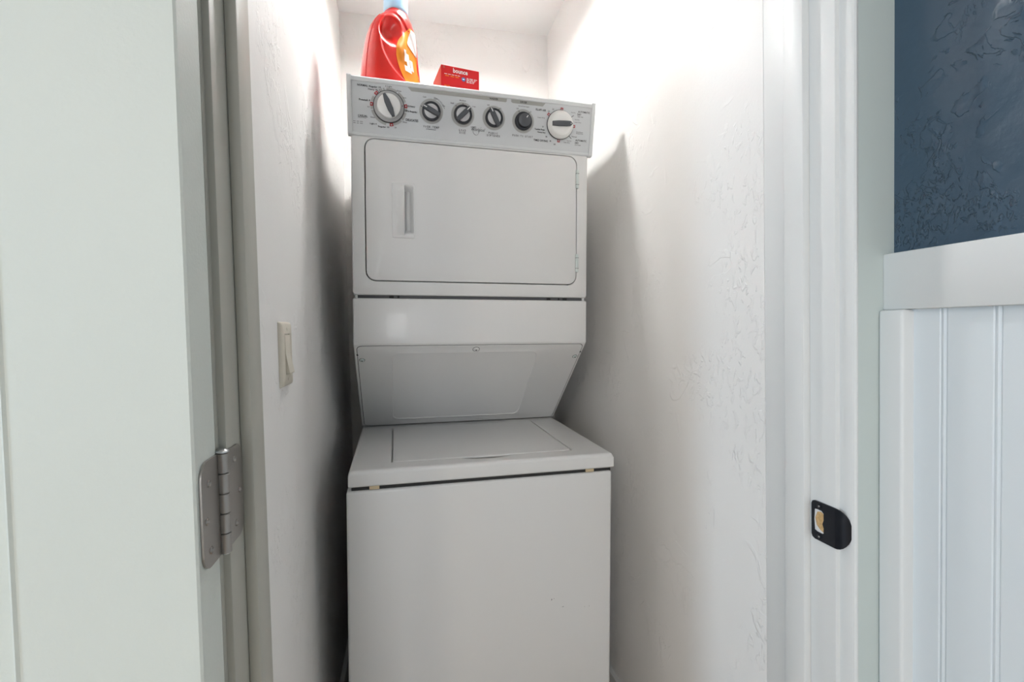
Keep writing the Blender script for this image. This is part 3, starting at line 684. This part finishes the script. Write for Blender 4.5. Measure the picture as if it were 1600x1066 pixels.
def bf(u, v, h): return (uu*-.015+Vector((u, v, h)))[:]
cap_prof = [(.027, .228), (.0305, .232), (.0312, .236), (.0305, .262), (.0300, .287), (.0290, .292), (.026, .294)]
nn = 60
loops = [[bf(r*(1+(.012 if (i % 2 and .237 < h < .29) else 0))*math.cos(2*math.pi*i/nn), r*(1+(.012 if (i % 2 and .237 < h < .29) else 0))*math.sin(2*math.pi*i/nn), h) for i in range(nn)] for r, h in cap_prof]
loft('cap', loops, M_CAP, bottle, True, True, 20)
# box of dryer sheets
ang = R(8.3)
q0 = Vector((.0985, 1.209)); ex = Vector((math.cos(ang), math.sin(ang))); ey = Vector((-math.sin(ang-R(5)), math.cos(ang-R(5))))
ctr = q0+ex*.0495+ey*.048; zb_ = top_z(ctr.x, ctr.y)+.001; ztop = H+.6605
bx = tag(empty('dryer_sheet_box', (ctr.x, ctr.y, zb_)), 'small red cardboard box of dryer sheets on the dryer', 'box'); bx.rotation_euler = (.0128, .0196, ang)
HB = ztop-zb_
bm = bmesh.new(); add_box(bm, -.0495, .0495, -.048, .048, 0, HB, .0008, 1)
bo = bm_obj('carton', bm, M_BOX, bx)
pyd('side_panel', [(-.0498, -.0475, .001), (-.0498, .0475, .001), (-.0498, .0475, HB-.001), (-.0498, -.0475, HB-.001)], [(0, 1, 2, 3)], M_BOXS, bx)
def bff(u, w, h): return (u-.0495, -.048-h, HB-w)
def bft(u, t, h): return (u-.0495, -.048-h, HB-.070+t)
text('bounce', bft, .0305, .0685, .0545, .0115, M_WHITE, bx, 0, 'lettering', .02)
fine_print(bft, .0080, .0480, .0480, .0012, M_WHITE, bx, 5); fine_print(bft, .0100, .0450, .0435, .0016, M_LBLO, bx, 3)
for i, w_ in enumerate((.028, .024, .021, .019)): fine_print(bft, .0655, .0655+w_, .0455-i*.0032, .0015, M_WHITE, bx, 3)
fine_print(bft, .0080, .0220, .0195, .0014, M_LBLO, bx, 2)
pyd('print_badge', [bft(.0575+.0052*math.cos(2*math.pi*i/20), .0425+.0052*math.sin(2*math.pi*i/20), .0004) for i in range(20)], [tuple(range(20))], M_BADGE, bx)
pyd('badge_mark', [bft(.0550, .0412, .0007), bft(.0600, .0412, .0007), bft(.0600, .0438, .0007), bft(.0550, .0438, .0007)], [(0, 1, 2, 3)], M_WHITE, bx)
pyd('print_patch', [bft(*p, .0004) for p in ((.0040, .0620), (.0100, .0620), (.0095, .0680), (.0042, .0680))], [(0, 1, 2, 3)], M_BOXS, bx)

# ------------------------------------------------------------------ light switch
SYc, SZc = .868, -.0375+H
sw = tag(empty('light_switch', (XL, SYc, SZc)), 'almond rocker light switch on the white closet wall', 'light switch')
def swl(y0, y1, z0, z1, r, h, n=4): return [(h, p[0], p[1]) for p in rrect(y0, y1, z0, z1, r, n)]
loft('wall_plate', [swl(-.0365, .0365, -.0545, .0545, .003, 0), swl(-.0365, .0365, -.0545, .0545, .003, .001), swl(-.035, .035, -.053, .053, .003, .0042), swl(-.032, .032, -.050, .050, .003, .0058),
     swl(-.0172, .0172, -.0342, .0342, .0015, .0062), swl(-.0168, .0168, -.0338, .0338, .0015, .0035)], M_ALMD, sw, True, True, 40)
rk = [(.0040, -.0330), (.0040, .0330), (.0066, .0330), (.0062, .001), (.0125, -.0310), (.0120, -.0330)]
prism('rocker', [(p[0], p[1]) for p in rk], -.0163, .0163, M_ALMD, sw, .0005, axis='y')
for z in (.0425, -.0425):
    revolve('screw', [(.0028, .005), (.0028, .0063), (.0018, .0067)], lambda u, v, h, z=z: (h, u, z+v), M_ALMD, sw, 12)

# ------------------------------------------------------------------ lamps (both above the frame)
def lamp(name, loc, label, bulb_r, m, drop, watts, col):
    e_ = tag(empty(name, loc), label, 'lamp')
    revolve('lampholder', [(.055, 0), (.055, -.012), (.035, -.028), (.024, -.045), (.022, -drop)], lambda u, v, h: (u, v, h), M_KWHT, e_, 32)
    prof_ = [(.016, -drop+.004)]+[(max(.001, bulb_r*math.sin(R(t))), -drop-bulb_r*.9+bulb_r*math.cos(R(t))) for t in range(25, 181, 12)]
    revolve('bulb', prof_, lambda u, v, h: (u, v, h), m, e_, 28, 80)
    m.cycles.emission_sampling = 'NONE'
    l = bpy.data.lights.new('lamp_light', 'POINT'); l.energy = watts; l.color = col; l.shadow_soft_size = bulb_r*1.04
    lo = bpy.data.objects.new('lamp_light', l); COL.objects.link(lo); lo.parent = e_; lo.location = (0, 0, -drop-bulb_r*.9)
    return e_
cl = lamp('ceiling_lamp', (.12, 1.285, ZC), 'white bulb under a shallow metal shade on the closet ceiling above the dryer', .030, M_BULB, .095, BULB_WATTS, (1, 1, .985))
sh_o = [(.022, -.050), (.040, -.062), (.066, -.090), (.083, -.122), (.092, -.153)]
sh_i = [(r_2-.002, h_2-.001) for r_2, h_2 in sh_o[::-1]]
prof_s = sh_o+sh_i
loft('lamp_shade', [[(r_2*math.cos(2*math.pi*i/48), r_2*math.sin(2*math.pi*i/48), h_2) for i in range(48)] for r_2, h_2 in prof_s], M_KWHT, cl, False, False, 40)
lamp('hallway_lamp', (-1.30, -1.95, ZC), 'white globe lamp on the hallway ceiling nearest the end wall', .085, M_GLOBE, .06, HALL_WATTS*10, (1, .90, .76))
lamp('hallway_lamp', (-.32, -1.15, ZC), 'white globe lamp added as fill on the hallway ceiling nearest the closet door', .085, M_GLOBE, .06, HALL_WATTS*.5, (1, .96, .9))  # extra globe added to even out the light on the washer front
build_texts()
